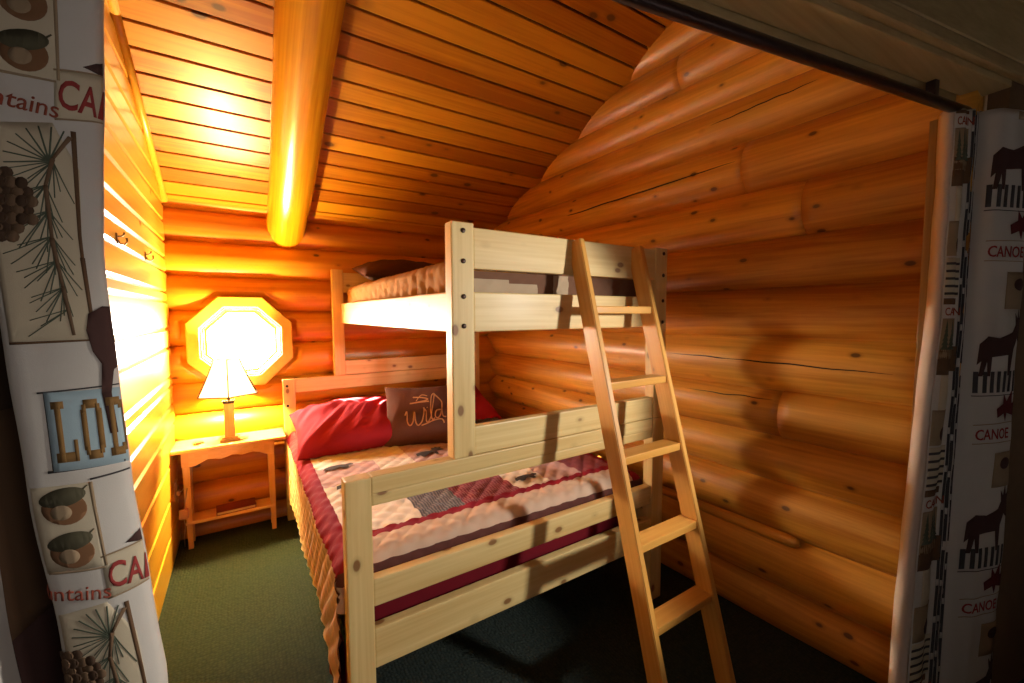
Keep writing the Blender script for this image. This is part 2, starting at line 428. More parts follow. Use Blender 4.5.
# ------------------------------------------------------------------ octagonal window
wn = empty('window_1', (OCT_C[0], 3.28, OCT_C[1])); struct(wn)
def ring(aps, m, name, parent):
    """octagonal moulding from (apothem, y) profile, closed loop"""
    vs = []; fs = []; n = len(aps)
    for ap, y in aps: vs += [(a - OCT_C[0], y - 3.28, c - OCT_C[1]) for a, c in octagon(ap)]
    for i in range(n):
        for k in range(8):
            j = (i + 1) % n; k2 = (k + 1) % 8
            fs.append((i * 8 + k, i * 8 + k2, j * 8 + k2, j * 8 + k))
    mb = MB().add(vs, fs); o = mb.build(name, m, parent)
    bm = bmesh.new(); bm.from_mesh(o.data); bmesh.ops.recalc_face_normals(bm, faces=bm.faces[:]); bm.to_mesh(o.data); bm.free()
    return o
ring([(.293, 3.300), (.293, 3.256), (.287, 3.250), (.228, 3.252), (.223, 3.258), (.214, 3.262), (.212, 3.300)], M['wax_white'], 'window_casing', wn)
ring([(.271, 3.300), (.205, 3.300), (.203, 3.302), (.203, 3.40), (.271, 3.42)], M['wax_white'], 'window_jamb', wn)
ring([(.204, 3.33), (.190, 3.33), (.188, 3.335), (.188, 3.36), (.204, 3.36)], M['wax_white'], 'window_sash', wn)
gm, gnt, gb = newmat('window_glass')
tb = N(gnt, 'ShaderNodeBsdfTransparent'); gl = N(gnt, 'ShaderNodeBsdfGlossy', i_Roughness=.02)
mx = N(gnt, 'ShaderNodeMixShader')
mx.inputs[0].default_value = .06; gnt.links.new(tb.outputs[0], mx.inputs[1]); gnt.links.new(gl.outputs[0], mx.inputs[2])
gnt.links.new(mx.outputs[0], gnt.nodes['Material Output'].inputs[0])
MB().prism([(a - OCT_C[0], c - OCT_C[1]) for a, c in octagon(.196)], .063, .067).build('window_pane', gm, wn)

# ------------------------------------------------------------------ bunk bed
YF = 1.296
bed = tag(empty('bunk_bed', (.96, 2.25, 0)), 'pale pine bunk bed with a double below and a bolted single bunk above', 'bunk bed')
O = Vector((.96, 2.25, 0))
def bp_(name, lo, hi, ax, parent=bed, bevel=.005, m='pine'):
    c = Vector([(lo[i] + hi[i]) / 2 for i in range(3)])
    o = MB().box([lo[i] - c[i] for i in range(3)], [hi[i] - c[i] for i in range(3)], 0, bevel).build(name, M[m + ax], parent)
    o.location = c - O; return o
T = .055
def bolts(post, pts, y, face=-1):
    c = post.location + O
    for x, z in pts:
        mb = MB(); mb.tube([(x - c.x, y - c.y + .004 * -face, z - c.z), (x - c.x, y - c.y + .003 * face, z - c.z), (x - c.x, y - c.y + .0045 * face, z - c.z)], [.0085, .0085, .006], 14)
        mb.build('bolt', M['bolt'], post)
# lower footboard
bp_('post', (.2385, YF, 0), (.3173, YF + T, .917), 'Z')
bp_('post', (1.638, YF, 0), (1.719, YF + T, .917), 'Z')
D = bp_('top_rail', (.3173, YF + .003, .862), (1.638, YF + T, .917), 'X')
bp_('top_rail', (.3173, YF + .005, .822), (1.638, YF + .045, .862), 'X', bevel=.006)
bp_('foot_rail', (.3173, YF + .006, .495), (1.638, YF + .044, .585), 'X')
bp_('foot_rail', (.3173, YF + .006, .289), (1.638, YF + .044, .42), 'X')
# upper foot frame
HZ = [1.701, 1.599, 1.479, 1.378]
p2 = bp_('post', (.596, YF, .918), (.6806, YF + T, 1.730), 'Z')
p3 = bp_('post', (1.638, YF, .918), (1.719, YF + T, 1.727), 'Z')
bolts(p2, [(.639, z) for z in HZ], YF); bolts(p3, [(1.690, z) for z in HZ], YF)
bp_('guard_rail', (.6806, YF + .006, 1.576), (1.638, YF + .044, 1.717), 'X')
bp_('end_rail', (.6806, YF + .006, 1.357), (1.638, YF + .044, 1.496), 'X')
bp_('end_rail', (.6806, YF + .006, .919), (1.638, YF + .044, 1.020), 'X')
# head end
YH = 3.19
h1 = bp_('post', (.215, YH, 0), (.290, YH + T, .980), 'Z'); bp_('post', (1.638, YH, 0), (1.719, YH + T, .980), 'Z')
bolts(h1, [(.240, .935), (.240, .80)], YH)
bp_('head_rail', (.290, YH + .006, .885), (1.638, YH + .044, .980), 'X')
bp_('head_rail', (.290, YH + .010, .60), (1.638, YH + .036, .74), 'X')
bp_('post', (.545, YH, .981), (.620, YH + T, 1.738), 'Z'); bp_('post', (1.638, YH, .981), (1.719, YH + T, 1.738), 'Z')
bp_('head_rail', (.620, YH + .006, 1.576), (1.638, YH + .044, 1.717), 'X')
bp_('head_rail', (.620, YH + .006, 1.357), (1.638, YH + .044, 1.496), 'X')
bp_('head_rail', (.620, YH + .006, .982), (1.638, YH + .044, 1.085), 'X')
# long rails
bp_('side_rail', (.600, YF + T + .001, 1.357), (.640, YH - .001, 1.496), 'Y')
bp_('side_rail', (1.679, YF + T + .001, 1.357), (1.719, YH - .001, 1.496), 'Y')
bp_('side_rail', (.262, YF + T + .001, .30), (.300, YH - .001, .43), 'Y')
bp_('side_rail', (1.670, YF + T + .001, .30), (1.710, YH - .001, .43), 'Y')
for k in range(9):
    yy = 1.46 + k * .205
    bp_('slat', (.642, yy, 1.385), (1.677, yy + .07, 1.405), 'X', bevel=.003)
    bp_('slat', (.301, yy, .315), (1.669, yy + .07, .335), 'X', bevel=.003)

# ------------------------------------------------------------------ ladder leaning on the foot end
tilt = math.atan2(1.252 - .776, 1.708)
LL = math.hypot(1.708, 1.252 - .776)
lad = tag(empty('bunk_ladder', (1.3125, .779, .004), (-tilt, 0, 0)), 'pine ladder with five flat rungs leaning against the bunk foot end', 'ladder')
def side_poly(top): return top
for s in (-1, 1):
    xa = s * .1745 - .0125
    mb = MB()
    # foot cut level with the floor, top cut level too
    d = .074; tf = math.tan(tilt)
    poly = [(0, 0), (d, -d * tf + .0), (d, LL - d * tf), (0, LL)]
    poly = [(0, .0), (d, d * -tf if False else d * tf), (d, LL + .012), (0, LL + .004)]
    mb.prism(poly, xa, xa + .026, 0, 'X', .003)
    o = mb.build('ladder_rail', M['ladZ'], lad)
for zt in (.34, .60, .893, 1.158, 1.446):
    zl = zt / math.cos(tilt)
    mb = MB(); Mx = Matrix.Translation((0, .004, zl)) @ Matrix.Rotation(tilt, 4, 'X')
    mb.box((-.1615, 0, -.030), (.1615, .072, 0), 0, .004, 2, Mx)
    mb.build('rung', M['ladX'], lad)

# ------------------------------------------------------------------ bedding
def roll(a, r):
    """distance from an edge (a<0 hangs) -> (horizontal inset, drop)"""
    if a >= r: return a, 0.
    if a > r - math.pi * r / 2:
        th = (r - a) / r; return r - r * math.sin(th), r - r * math.cos(th)
    return 0., r + (r - math.pi * r / 2 - a)
def quilt(x0, x1, y0, y1, top, dl, dr, df, r, colf, mats, st, name, puff=.007, cell=.075, longc=0, ruffle=0, seed=1.):
    W = x1 - x0; L = y1 - y0; na = int((W + dl + dr) / st); nb = int((L + df) / st)
    mb = MB(); idx = {}
    for i in range(na + 1):
        a = -dl + (W + dl + dr) * i / na
        for j in range(nb + 1):
            b = -df + (L + df) * j / nb
            if (a < -.02 or a > W + .02) and b < -.02: continue
            nx = Vector((0, 0, 0)); am = min(a, W - a)
            ia, da = roll(am, r); ib, db = roll(b, r)
            xx = x0 + ia if a < W / 2 else x1 - ia
            yy = y0 + ib; zz = top - max(da, db)
            if a < 0 and longc: zz -= longc * (da / (dl + r)) ** 2 * max(0, 1 - b / .30) ** 1.5
            # puffed quilting: braid of diamonds
            p = (a + b) / cell; q = (a - b) / cell
            h = min(abs(math.sin(math.pi * p)), abs(math.sin(math.pi * q))) ** .5 * puff
            h += .006 * noise.noise(Vector((a * 4 + seed, b * 4, seed))) + .003 * noise.noise(Vector((a * 17, b * 17, seed)))
            if da > r * .6:
                o = h * 1.3 + ruffle * math.sin(b * 60 + 2 * noise.noise(Vector((b * 8, a * 5, 0)))) * min(1, (da / .12))
                xx += (-o if a < W / 2 else o) - (0 if a > W / 2 else .012 * math.sin(b * 9) * max(0, da - .05))
                zz += h * .3
            elif db > r * .6: yy -= h * .8
            else: zz += h
            idx[i, j] = len(mb.v); mb.v.append((xx, yy, zz))
    for i in range(na):
        for j in range(nb):
            k = [(i, j), (i + 1, j), (i + 1, j + 1), (i, j + 1)]
            if any(t not in idx for t in k): continue
            a = -dl + (W + dl + dr) * (i + .5) / na; b = -df + (L + df) * (j + .5) / nb
            mb.f.append(tuple(idx[t] for t in k)); mb.mi.append(colf(a, b, W, L)); mb.sm.append(True)
    return mb
QX0, QX1, QY0, QY1, QT = .232, 1.672, 1.388, 3.17, .615
QM = ['beige', 'redband', 'cream', 'greyplaid', 'burgplaid', 'pinkpatch', 'brownband', 'motif', 'tan']
cols_ = [.063, .345, .53, .80, .98, 1.18, 1.377]
patch = [[2, 3, 4, 2, 5, 4], [2, 5, 2, 4, 2, 3], [5, 2, 5, 2, 3, 2], [2, 2, 5, 2, 4, 2], [2, 2, 5, 2, 2, 3], [5, 2, 2, 5, 2, 2], [2, 4, 2, 2, 3, 2]]
def qcol(a, b, W, L):
    if b < -.012: return 6 if b > -.052 else 0
    if a < -.018: return 2 if a < -.345 else 0
    if a < .06: return 1 if b > .11 or a < .06 else 0
    if a > W - .06: return 1
    if b < .118: return 0
    if b < .155: return 1
    k = sum(a > c for c in cols_) - 1; rr = int((b - .155) / .255)
    return patch[rr % 7][min(max(k, 0), 5)]
qm = quilt(QX0, QX1, QY0, QY1, QT, .375, .30, .14, .045, qcol, None, .011, 'q', puff=.012, cell=.085, longc=.17)
# animal silhouettes appliqued on the patches
def blob(mb, pts, mi, zoff):
    vs = [(x, y, zoff) for x, y in pts]; n = len(vs); c = (sum(p[0] for p in pts) / n, sum(p[1] for p in pts) / n, zoff + .002)
    mb.add(vs + [c], [(i, (i + 1) % n, n) for i in range(n)], mi)
BEAR = [(0, .02), (.02, .075), (.07, .10), (.15, .105), (.19, .09), (.225, .10), (.25, .075), (.235, .055), (.205, .05), (.195, 0), (.165, 0), (.16, .04), (.085, .04), (.08, 0), (.045, 0), (.04, .035)]
MOOSE = [(0, .03), (.01, .09), (.06, .115), (.13, .11), (.17, .13), (.165, .17), (.19, .155), (.205, .18), (.215, .15), (.25, .155), (.225, .125), (.25, .09), (.235, .08), (.20, .095), (.175, .07), (.17, 0), (.15, 0), (.145, .055), (.06, .055), (.055, 0), (.035, 0), (.03, .05)]
for ox, oy, s, sh in ((.315, 2.24, .62, BEAR), (.79, 2.18, .72, MOOSE), (1.06, 1.60, .55, BEAR), (.33, 1.95, .7, MOOSE), (1.25, 2.1, .8, BEAR)):
    blob(qm, [(ox + x * s, oy + y * s) for x, y in sh], 7, QT + .016)
quilt_o = qm.build('patchwork_quilt', [M[k] for k in QM])
tag(quilt_o, 'beige, cream and burgundy patchwork quilt on the lower double bed', 'quilt')
# burgundy dust ruffle showing below the quilt at the foot corner
fl = MB(); vs = []; fs = []
for i in range(15):
    for j in range(9):
        u = i / 14; v = j / 8
        vs.append((.252 - .010 * v + .007 * math.sin(u * 16) * v, 1.362 + .34 * u, .30 - .285 * v))
for i in range(14):
    for j in range(8):
        fs.append((i * 9 + j, (i + 1) * 9 + j, (i + 1) * 9 + j + 1, i * 9 + j + 1))
fl.add(vs, fs, 0, True)
fo = fl.build('dust_ruffle', [M['burg']], quilt_o); sd = fo.modifiers.new('s', 'SOLIDIFY'); sd.thickness = .004; sd.offset = 1
fo['label'] = 'burgundy ruffle'

mt = MB().box((.305, 1.398, .336), (1.662, 3.185, .560), 0, .05, 5, smooth=True).build('mattress', M['burg'])
tag(mt, 'burgundy covered mattress of the lower double bed, under the patchwork quilt', 'mattress')
mt2 = MB().box((.650, 1.392, 1.406), (1.670, 3.16, 1.565), 0, .04, 5, smooth=True).build('mattress', M['brownband'])
tag(mt2, 'mattress of the upper bunk, under the brown and tan cover', 'mattress')
UX0, UX1, UY0, UY1, UT = .648, 1.674, 1.372, 3.165, 1.615
def ucol(a, b, W, L):
    if b < -.02: return 2 if (.44 < a < .52 or (.07 < a < .36 and b < -.058 + .012 * math.sin(a * 14))) else 6
    if a < .02: return 8
    if a < .12: return 8
    return 6 if (int(a / .3) + int(b / .3)) % 2 else 8
um = quilt(UX0, UX1, UY0, UY1, UT, .105, .10, .105, .035, ucol, None, .0135, 'u', puff=.010, cell=.06, ruffle=.007, seed=5.)
uo = um.build('bunk_cover', [M[{'brownband': 'bunk_brown', 'cream': 'bunk_cream'}.get(k, k)] for k in QM])
tag(uo, 'tan quilted cover with brown end band on the upper bunk', 'quilt')

def pillow_fn(w, h, t, seed, wr=.012, n=2.6):
    def f(u, v):   # u,v in -1..1
        k = max(0, (1 - abs(u) ** n) * (1 - abs(v) ** n)) ** .5
        pin = 1 - .10 * (1 - abs(u)) * abs(v) ** 2 * .6 - .0
        x = u * w / 2 * (1 - .09 * (1 - abs(v)) ** 0 * abs(v) ** 4 * 0 - .06 * math.cos(v * math.pi / 2) * abs(u) ** 3 * 0)
        x = u * w / 2 * (1 - .07 * math.cos(v * math.pi / 2)); y = v * h / 2 * (1 - .07 * math.cos(u * math.pi / 2))
        s1 = u * .80 - v * .60; t1 = u * .60 + v * .80
        rg = 1 - 2 * abs(noise.noise(Vector((s1 * 3.1 + .25 * math.sin(t1 * 2), t1 * .75, seed * 2))))
        rg2 = 1 - 2 * abs(noise.noise(Vector((s1 * 6.3 + .3 * math.sin(t1 * 3), t1 * 1.1, seed * 3))))
        e = wr * k * (.45 * noise.noise(Vector((u * 1.6 + seed, v * 1.6, seed))) + .55 * rg + .28 * rg2)
        return x, y, k * t / 2 + e
    return f
def pillow(name, w, h, t, m, loc, rot, seed, wr=.012, n=2.6, res=44):
    f = pillow_fn(w, h, t, seed, wr, n); mb = MB()
    for side in (1, -1):
        vs = []; fs = []
        for i in range(res + 1):
            for j in range(res + 1):
                u = math.sin((i / res * 2 - 1) * math.pi / 2); v = math.sin((j / res * 2 - 1) * math.pi / 2)
                x, y, z = f(u, v); vs.append((x, y, z * side if side > 0 else -z * .8))
        for i in range(res):
            for j in range(res):
                q = (i * (res + 1) + j, (i + 1) * (res + 1) + j, (i + 1) * (res + 1) + j + 1, i * (res + 1) + j + 1)
                fs.append(q if side > 0 else q[::-1])
        mb.add(vs, fs, 0, True)
    o = mb.build(name, m)
    bm = bmesh.new(); bm.from_mesh(o.data); bmesh.ops.remove_doubles(bm, verts=bm.verts[:], dist=1e-5); bm.to_mesh(o.data); bm.free()
    o.location = loc; o.rotation_euler = rot
    return o, f
pl, _ = pillow('bed_pillow', .66, .56, .23, M['red'], (.555, 2.740, .722), (R(14), R(-3), R(-2)), 3.1, .040, res=60)
tag(pl, 'crumpled red pillow at the lit left end of the lower headboard', 'pillow', 'red pillows')
pr2, _ = pillow('bed_pillow', .60, .45, .17, M['red'], (1.36, 2.93, .715), (R(28), 0, R(4)), 8.4, .03)
tag(pr2, 'red pillow in the dark right corner of the lower bed, behind the brown cushion', 'pillow', 'red pillows')
cu, cf = pillow('throw_cushion', .43, .385, .14, M['pillow_brown'], (.920, 2.50, .785), (R(62), R(0), R(-20)), 5.7, .012, 2.2)
tag(cu, 'square chocolate brown cushion with script lettering on the lower bed', 'cushion')
ck = MB()
def stroke(pts, r=.0042):
    P = [Vector((a, b, 0)) for a, b in pts]; out = []
    for i in range(len(P) - 1):          # catmull-rom
        p0, p1, p2, p3 = P[max(i - 1, 0)], P[i], P[i + 1], P[min(i + 2, len(P) - 1)]
        for s in range(8):
            t = s / 8
            out.append(.5 * ((2 * p1) + (p2 - p0) * t + (2 * p0 - 5 * p1 + 4 * p2 - p3) * t * t + (3 * p1 - p0 - 3 * p2 + p3) * t ** 3))
    out.append(P[-1])
    res = []
    for q in out:
        u = (q.x - 290) / 250; v = -(q.y - 350) / 275
        x, y, z = cf(u, v); res.append((x, y, z + .0015))
    ck.tube(res, r, 6)
stroke([(178, 372), (192, 340), (196, 430), (215, 468), (236, 440), (250, 350), (256, 430), (275, 470), (305, 430), (322, 335), (318, 310), (338, 345)])
stroke([(338, 345), (336, 430), (350, 445), (372, 400)]); stroke([(343, 305), (346, 312)], .005)
stroke([(372, 400), (392, 250), (396, 172), (376, 200), (372, 330), (380, 420), (400, 410)])
stroke([(448, 330), (415, 340), (405, 395), (430, 405), (452, 350), (456, 260), (396, 172)]); stroke([(456, 260), (462, 380), (488, 392)])
stroke([(300, 474), (340, 458), (400, 428), (455, 418), (470, 452)])
stroke([(240, 200), (300, 205), (350, 225), (290, 250), (215, 262), (340, 248), (356, 250)])
stroke([(262, 240), (300, 180), (345, 190)], .003)
lt = ck.build('lettering', M['letter'], cu); lt['label'] = 'tan embroidered script word'
bpil, _ = pillow('bunk_pillow', .66, .44, .17, M['bunk_pillow'], (.99, 2.90, 1.700), (R(11), 0, R(-2)), 2.2, .015)
tag(bpil, 'dark brown pillow lying at the head of the upper bunk', 'pillow')

# ------------------------------------------------------------------ nightstand
ns = tag(empty('nightstand', (-.09, 3.15, 0)), 'small wooden nightstand with scalloped apron and lower shelf under the octagonal window', 'nightstand')
NO = Vector((-.09, 3.15, 0))
def npart(name, mb, m):
    mb.v = [(x - NO.x, y - NO.y, z - NO.z) for x, y, z in mb.v]; return mb.build(name, m, ns)
NT = .640
npart('table_top', MB().box((XL + .002, 3.02, NT - .022), (.208, 3.268, NT), 0, .006, 3), M['standX'])
def leg(x, yb, sx):
    mb = MB(); w0, w1 = .019, .0125
    vs = []
    for z, w, o in ((0, w1, .012), (.30, .016, .004), (NT - .022, w0, 0)):
        cx = x + sx * o
        vs += [(cx - w, yb - w, z), (cx + w, yb - w, z), (cx + w, yb + w, z), (cx - w, yb + w, z)]
    fs = [(3, 2, 1, 0), (8, 9, 10, 11)]
    for a in (0, 4):
        for k in range(4): fs.append((a + k, a + (k + 1) % 4, a + 4 + (k + 1) % 4, a + 4 + k))
    return mb.add(vs, fs)
for x, sx in ((-.315, .3), (.128, .15)):
    for yb in (3.135, 3.235): npart('leg', leg(x, yb, sx), M['standZ'])
# scalloped apron
prof = [(-.335, .565)]; 
sc = [(-.335, .515), (-.30, .512), (-.27, .513), (-.235, .530), (-.205, .544), (-.17, .540), (-.14, .532), (-.11, .540), (-.085, .549), (-.055, .545), (-.03, .538), (0, .544), (.03, .548), (.06, .540), (.09, .523), (.12, .512), (.145, .512)]
poly = [(-.335, NT - .023)] + sc + [(.145, NT - .023)]
ap = MB()
n = len(sc)
for (a, za), (b, zb) in zip(sc, sc[1:]):
    ap.add([(a, 3.102, za), (b, 3.102, zb), (b, 3.102, NT - .023), (a, 3.102, NT - .023), (a, 3.118, za), (b, 3.118, zb), (b, 3.118, NT - .023), (a, 3.118, NT - .023)],
           [(0, 1, 2, 3), (7, 6, 5, 4), (0, 4, 5, 1), (3, 2, 6, 7)])
npart('apron', ap, M['standX'])
npart('shelf', MB().box((-.332, 3.118, .150), (.142, 3.262, .170), 0, .004), M['standX'])
npart('side_panel', MB().box((-.330, 3.12, .53), (-.316, 3.25, NT - .023), 0, .002), M['standY'])
npart('side_panel', MB().box((.128, 3.12, .53), (.142, 3.25, NT - .023), 0, .002), M['standY'])
# book
bk = tag(empty('book', (-.075, 3.185, .170), (0, 0, R(3))), 'thin dark red hardback lying on the nightstand shelf', 'book')
cv = MB(); cv.box((-.105, -.062, 0), (.105, .062, .003), 0, .001); cv.box((-.105, -.062, .019), (.105, .062, .022), 0, .001); cv.box((-.107, -.062, 0), (-.103, .062, .022), 0, .001)
cv.build('cover', flat('book_cloth', (.16, .014, .012), .5), bk)
MB().box((-.102, -.058, .003), (.101, .058, .019), 0, .001).build('pages', flat('paper', (.55, .42, .28), .8), bk)
# little trinket and pen
tk = tag(empty('trinket', (-.247, 3.10, NT)), 'tiny brown figurine at the left of the nightstand top', 'figurine')
mb = MB(); mb.tube([(-.022, 0, .006), (-.012, 0, .008), (.002, 0, .010), (.012, .002, .012), (.020, .002, .011), (.027, .002, .007)], [.004, .008, .010, .008, .006, .003], 10); mb.build('body', flat('trinket_brown', (.16, .06, .02), .4), tk)
mb = MB(); mb.tube([(-.020, 0, .001), (-.014, 0, .010), (-.012, 0, .019)], [.009, .008, .003], 10); mb.build('leaf', flat('trinket_green', (.20, .17, .03), .5), tk)
pn = MB(); pn.tube([(-.040, 3.073, NT + .004), (-.005, 3.083, NT + .004), (.002, 3.085, NT + .004), (.008, 3.087, NT + .004)], [.0035, .0035, .003, .001], 8)
tag(pn.build('pen', flat('pen_metal', (.30, .28, .24), .3, .5)), 'short pen lying beside the lamp on the nightstand top', 'pen')

# ------------------------------------------------------------------ table lamp
LX, LY = -.088, 3.108
lp = tag(empty('table_lamp', (LX, LY, NT)), 'lit table lamp with flared ribbed shade and square wooden column', 'lamp')
MB().box((-.052, -.045, 0), (.052, .045, .018), 0, .004).build('base', flat('lamp_base', (.30, .17, .05), .35, .1), lp)
MB().box((-.041, -.035, .018), (.041, .035, .028), 0, .003).build('plinth', flat('lamp_plinth', (.42, .24, .06), .35), lp)
MB().box((-.027, -.027, .028), (.027, .027, .235), 0, .003).build('column', wood('lamp_column', (.62, .40, .13), (.44, .24, .06), 'Z', knots=0), lp)
mb = MB(); mb.box((-.030, -.030, .235), (.030, .030, .244), 0, .002); mb.box((-.034, -.034, .244), (.034, .034, .253), 0, .002); mb.build('cap', M['bronze'], lp)
mb = MB(); mb.tube([(0, 0, .253), (0, 0, .335)], .008, 12); mb.build('socket', M['bronze'], lp)
sz0, sz1 = .292, .512
def shade_r(s): return .170 * (1 - s) ** 1.15 + .075 * (1 - (1 - s) ** 1.15)
ph = math.atan2(-LY, -LX) # a corner towards the room
SH = [(sz0 + (sz1 - sz0) * s, shade_r(s)) for s in [k / 10 for k in range(11)]]
vs = []; fs = []
for z, r in SH:
    for k in range(6): vs.append((r * math.cos(ph + k * math.pi / 3), r * math.sin(ph + k * math.pi / 3), z))
for i in range(10):
    for k in range(6): fs.append((i * 6 + k, i * 6 + (k + 1) % 6, i * 6 + 6 + (k + 1) % 6, i * 6 + 6 + k))
sm, snt, sb = newmat('lamp_shade_paper')
df_ = N(snt, 'ShaderNodeBsdfDiffuse'); df_.inputs[0].default_value = (.85, .72, .48, 1)
tl_ = N(snt, 'ShaderNodeBsdfTranslucent'); tl_.inputs[0].default_value = (.95, .80, .52, 1)
em_ = N(snt, 'ShaderNodeEmission'); em_.inputs[0].default_value = (1, .86, .52, 1); em_.inputs[1].default_value = 1.0
m1 = N(snt, 'ShaderNodeMixShader'); m1.inputs[0].default_value = .55; a1 = N(snt, 'ShaderNodeAddShader')
snt.links.new(df_.outputs[0], m1.inputs[1]); snt.links.new(tl_.outputs[0], m1.inputs[2])
snt.links.new(m1.outputs[0], a1.inputs[0]); snt.links.new(em_.outputs[0], a1.inputs[1]); snt.links.new(a1.outputs[0], snt.nodes['Material Output'].inputs[0])
mb = MB().add(vs, fs); so = mb.build('lamp_shade', sm, lp); so.modifiers.new('s', 'SOLIDIFY').thickness = .0015
for k in range(6):
    mb = MB(); mb.tube([((r + .001) * math.cos(ph + k * math.pi / 3), (r + .001) * math.sin(ph + k * math.pi / 3), z) for z, r in SH], .0036, 6); mb.build('shade_rib', M['bronze'], lp)
for z, r, w in ((sz0, .171, .0045), (sz1, .076, .0030)):
    mb = MB()
    for k in range(6):
        a0, a1_ = ph + k * math.pi / 3, ph + (k + 1) * math.pi / 3
        mb.tube([(r * math.cos(a0), r * math.sin(a0), z), (r * math.cos(a1_), r * math.sin(a1_), z)], w, 6)
    mb.build('shade_rim', M['bronze'], lp)
bm_, bnt, bb_ = newmat('bulb_glow'); bt_ = N(bnt, 'ShaderNodeBsdfTransparent'); be_ = N(bnt, 'ShaderNodeEmission'); be_.inputs[0].default_value = (1, .85, .5, 1); be_.inputs[1].default_value = 12; ba_ = N(bnt, 'ShaderNodeAddShader'); bnt.links.new(bt_.outputs[0], ba_.inputs[0]); bnt.links.new(be_.outputs[0], ba_.inputs[1]); bnt.links.new(ba_.outputs[0], bnt.nodes['Material Output'].inputs[0])
mb = MB(); mb.tube([(0, 0, .335), (0, 0, .355), (0, 0, .385), (0, 0, .41), (0, 0, .432), (0, 0, .440)], [.012, .018, .029, .032, .022, .004], 14); bulb = mb.build('bulb', bm_, lp)
# harp holding the shade
mb = MB(); mb.tube([(0, 0, .282), (.035, 0, .30), (.045, 0, .38), (.03, 0, .47), (0, 0, .505), (-.03, 0, .47), (-.045, 0, .38), (-.035, 0, .30), (0, 0, .282)], .0018, 6)
mb.tube([(.074 * math.cos(ph), .074 * math.sin(ph), sz1), (0, 0, .507), (-.074 * math.cos(ph), -.074 * math.sin(ph), sz1)], .0018, 6); mb.build('harp', M['bronze'], lp)

# outlet, adapter, cord
pk = flat('ivory_plastic', (.62, .42, .30), .4)
ot = tag(empty('wall_outlet', (XL, 3.155, .37)), 'ivory wall outlet low on the plank wall behind the nightstand', 'outlet')
MB().box((0, -.035, -.057), (.006, .035, .057), 0, .002).build('cover_plate', pk, ot)
MB().box((.006, -.016, .004), (.012, .016, .034), 0, .002).build('socket', pk, ot); MB().box((.006, -.016, -.034), (.024, .016, -.004), 0, .004).build('plug', pk, ot)
ad = tag(empty('power_adapter', (-.335, 3.118, .235)), 'pinkish power adapter hanging by its cord at the left nightstand leg', 'adapter')
MB().box((-.022, -.036, -.028), (.022, -.003, .028), 0, .006, 3).build('housing', flat('adapter_plastic', (.66, .36, .26), .45), ad)
cd = MB(); cd.tube([(-.014, .036, .118), (.010, .030, .150), (.020, .0, .145), (.012, -.018, .09), (.004, -.018, .028)], .0028, 8); cd.tube([(0, -.018, -.028), (.004, -.012, -.09), (-.008, .02, -.16), (-.01, .05, -.231)], .0028, 8)
cd.build('cord', flat('cord_white', (.55, .36, .26), .5), ad)

# coat hooks on the plank wall
for yk, nm in ((2.095, 'brass double coat hook on the plank wall, nearest the curtain'), (2.643, 'brass double coat hook on the plank wall, nearest the window wall')):
    hk = tag(empty('coat_hook', (XL, yk, 1.70)), nm, 'hook', 'coat hooks')
    MB().box((0, -.007, -.020), (.004, .007, .020), 0, .0015).build('back_plate', M['brass'], hk)
    mb = MB(); mb.tube([(.004, 0, -.005), (.010, 0, -.018), (.022, 0, -.020), (.030, 0, -.010), (.029, 0, .004)], [.0028, .0028, .0028, .0028, .0035], 8); mb.build('prong', M['brass'], hk)
    mb = MB(); mb.tube([(.004, 0, .008), (.014, 0, .009), (.022, 0, .016), (.023, 0, .024)], [.0026, .0026, .0026, .0034], 8); mb.build('prong', M['brass'], hk)

# ------------------------------------------------------------------ curtain rod and curtains
RZ = 2.065
rod = tag(empty('curtain_rod', PO + Vector((0, 0, RZ)), (0, 0, math.atan2(PE.y, PE.x))), 'dark bronze curtain rod under the header of the opening', 'curtain rod')
mb = MB(); mb.tube([(-1.70, .016, 0), (.98, .016, 0)], .0155, 18); mb.build('pole', M['bronze'], rod)
for xk in (-.9, .55):
    mb = MB(); mb.box((xk - .012, .004, .0), (xk + .012, .028, .062), 0, .003); mb.build('bracket', M['bronze'], rod)
for xk, s in ((-1.70, -1), (.98, 1)):
    mb = MB(); mb.tube([(xk, .016, 0), (xk + s * .015, .016, 0), (xk + s * .03, .016, 0), (xk + s * .05, .016, 0), (xk + s * .062, .016, 0)], [.016, .02, .028, .024, .006], 16); mb.build('finial', M['bronze'], rod)

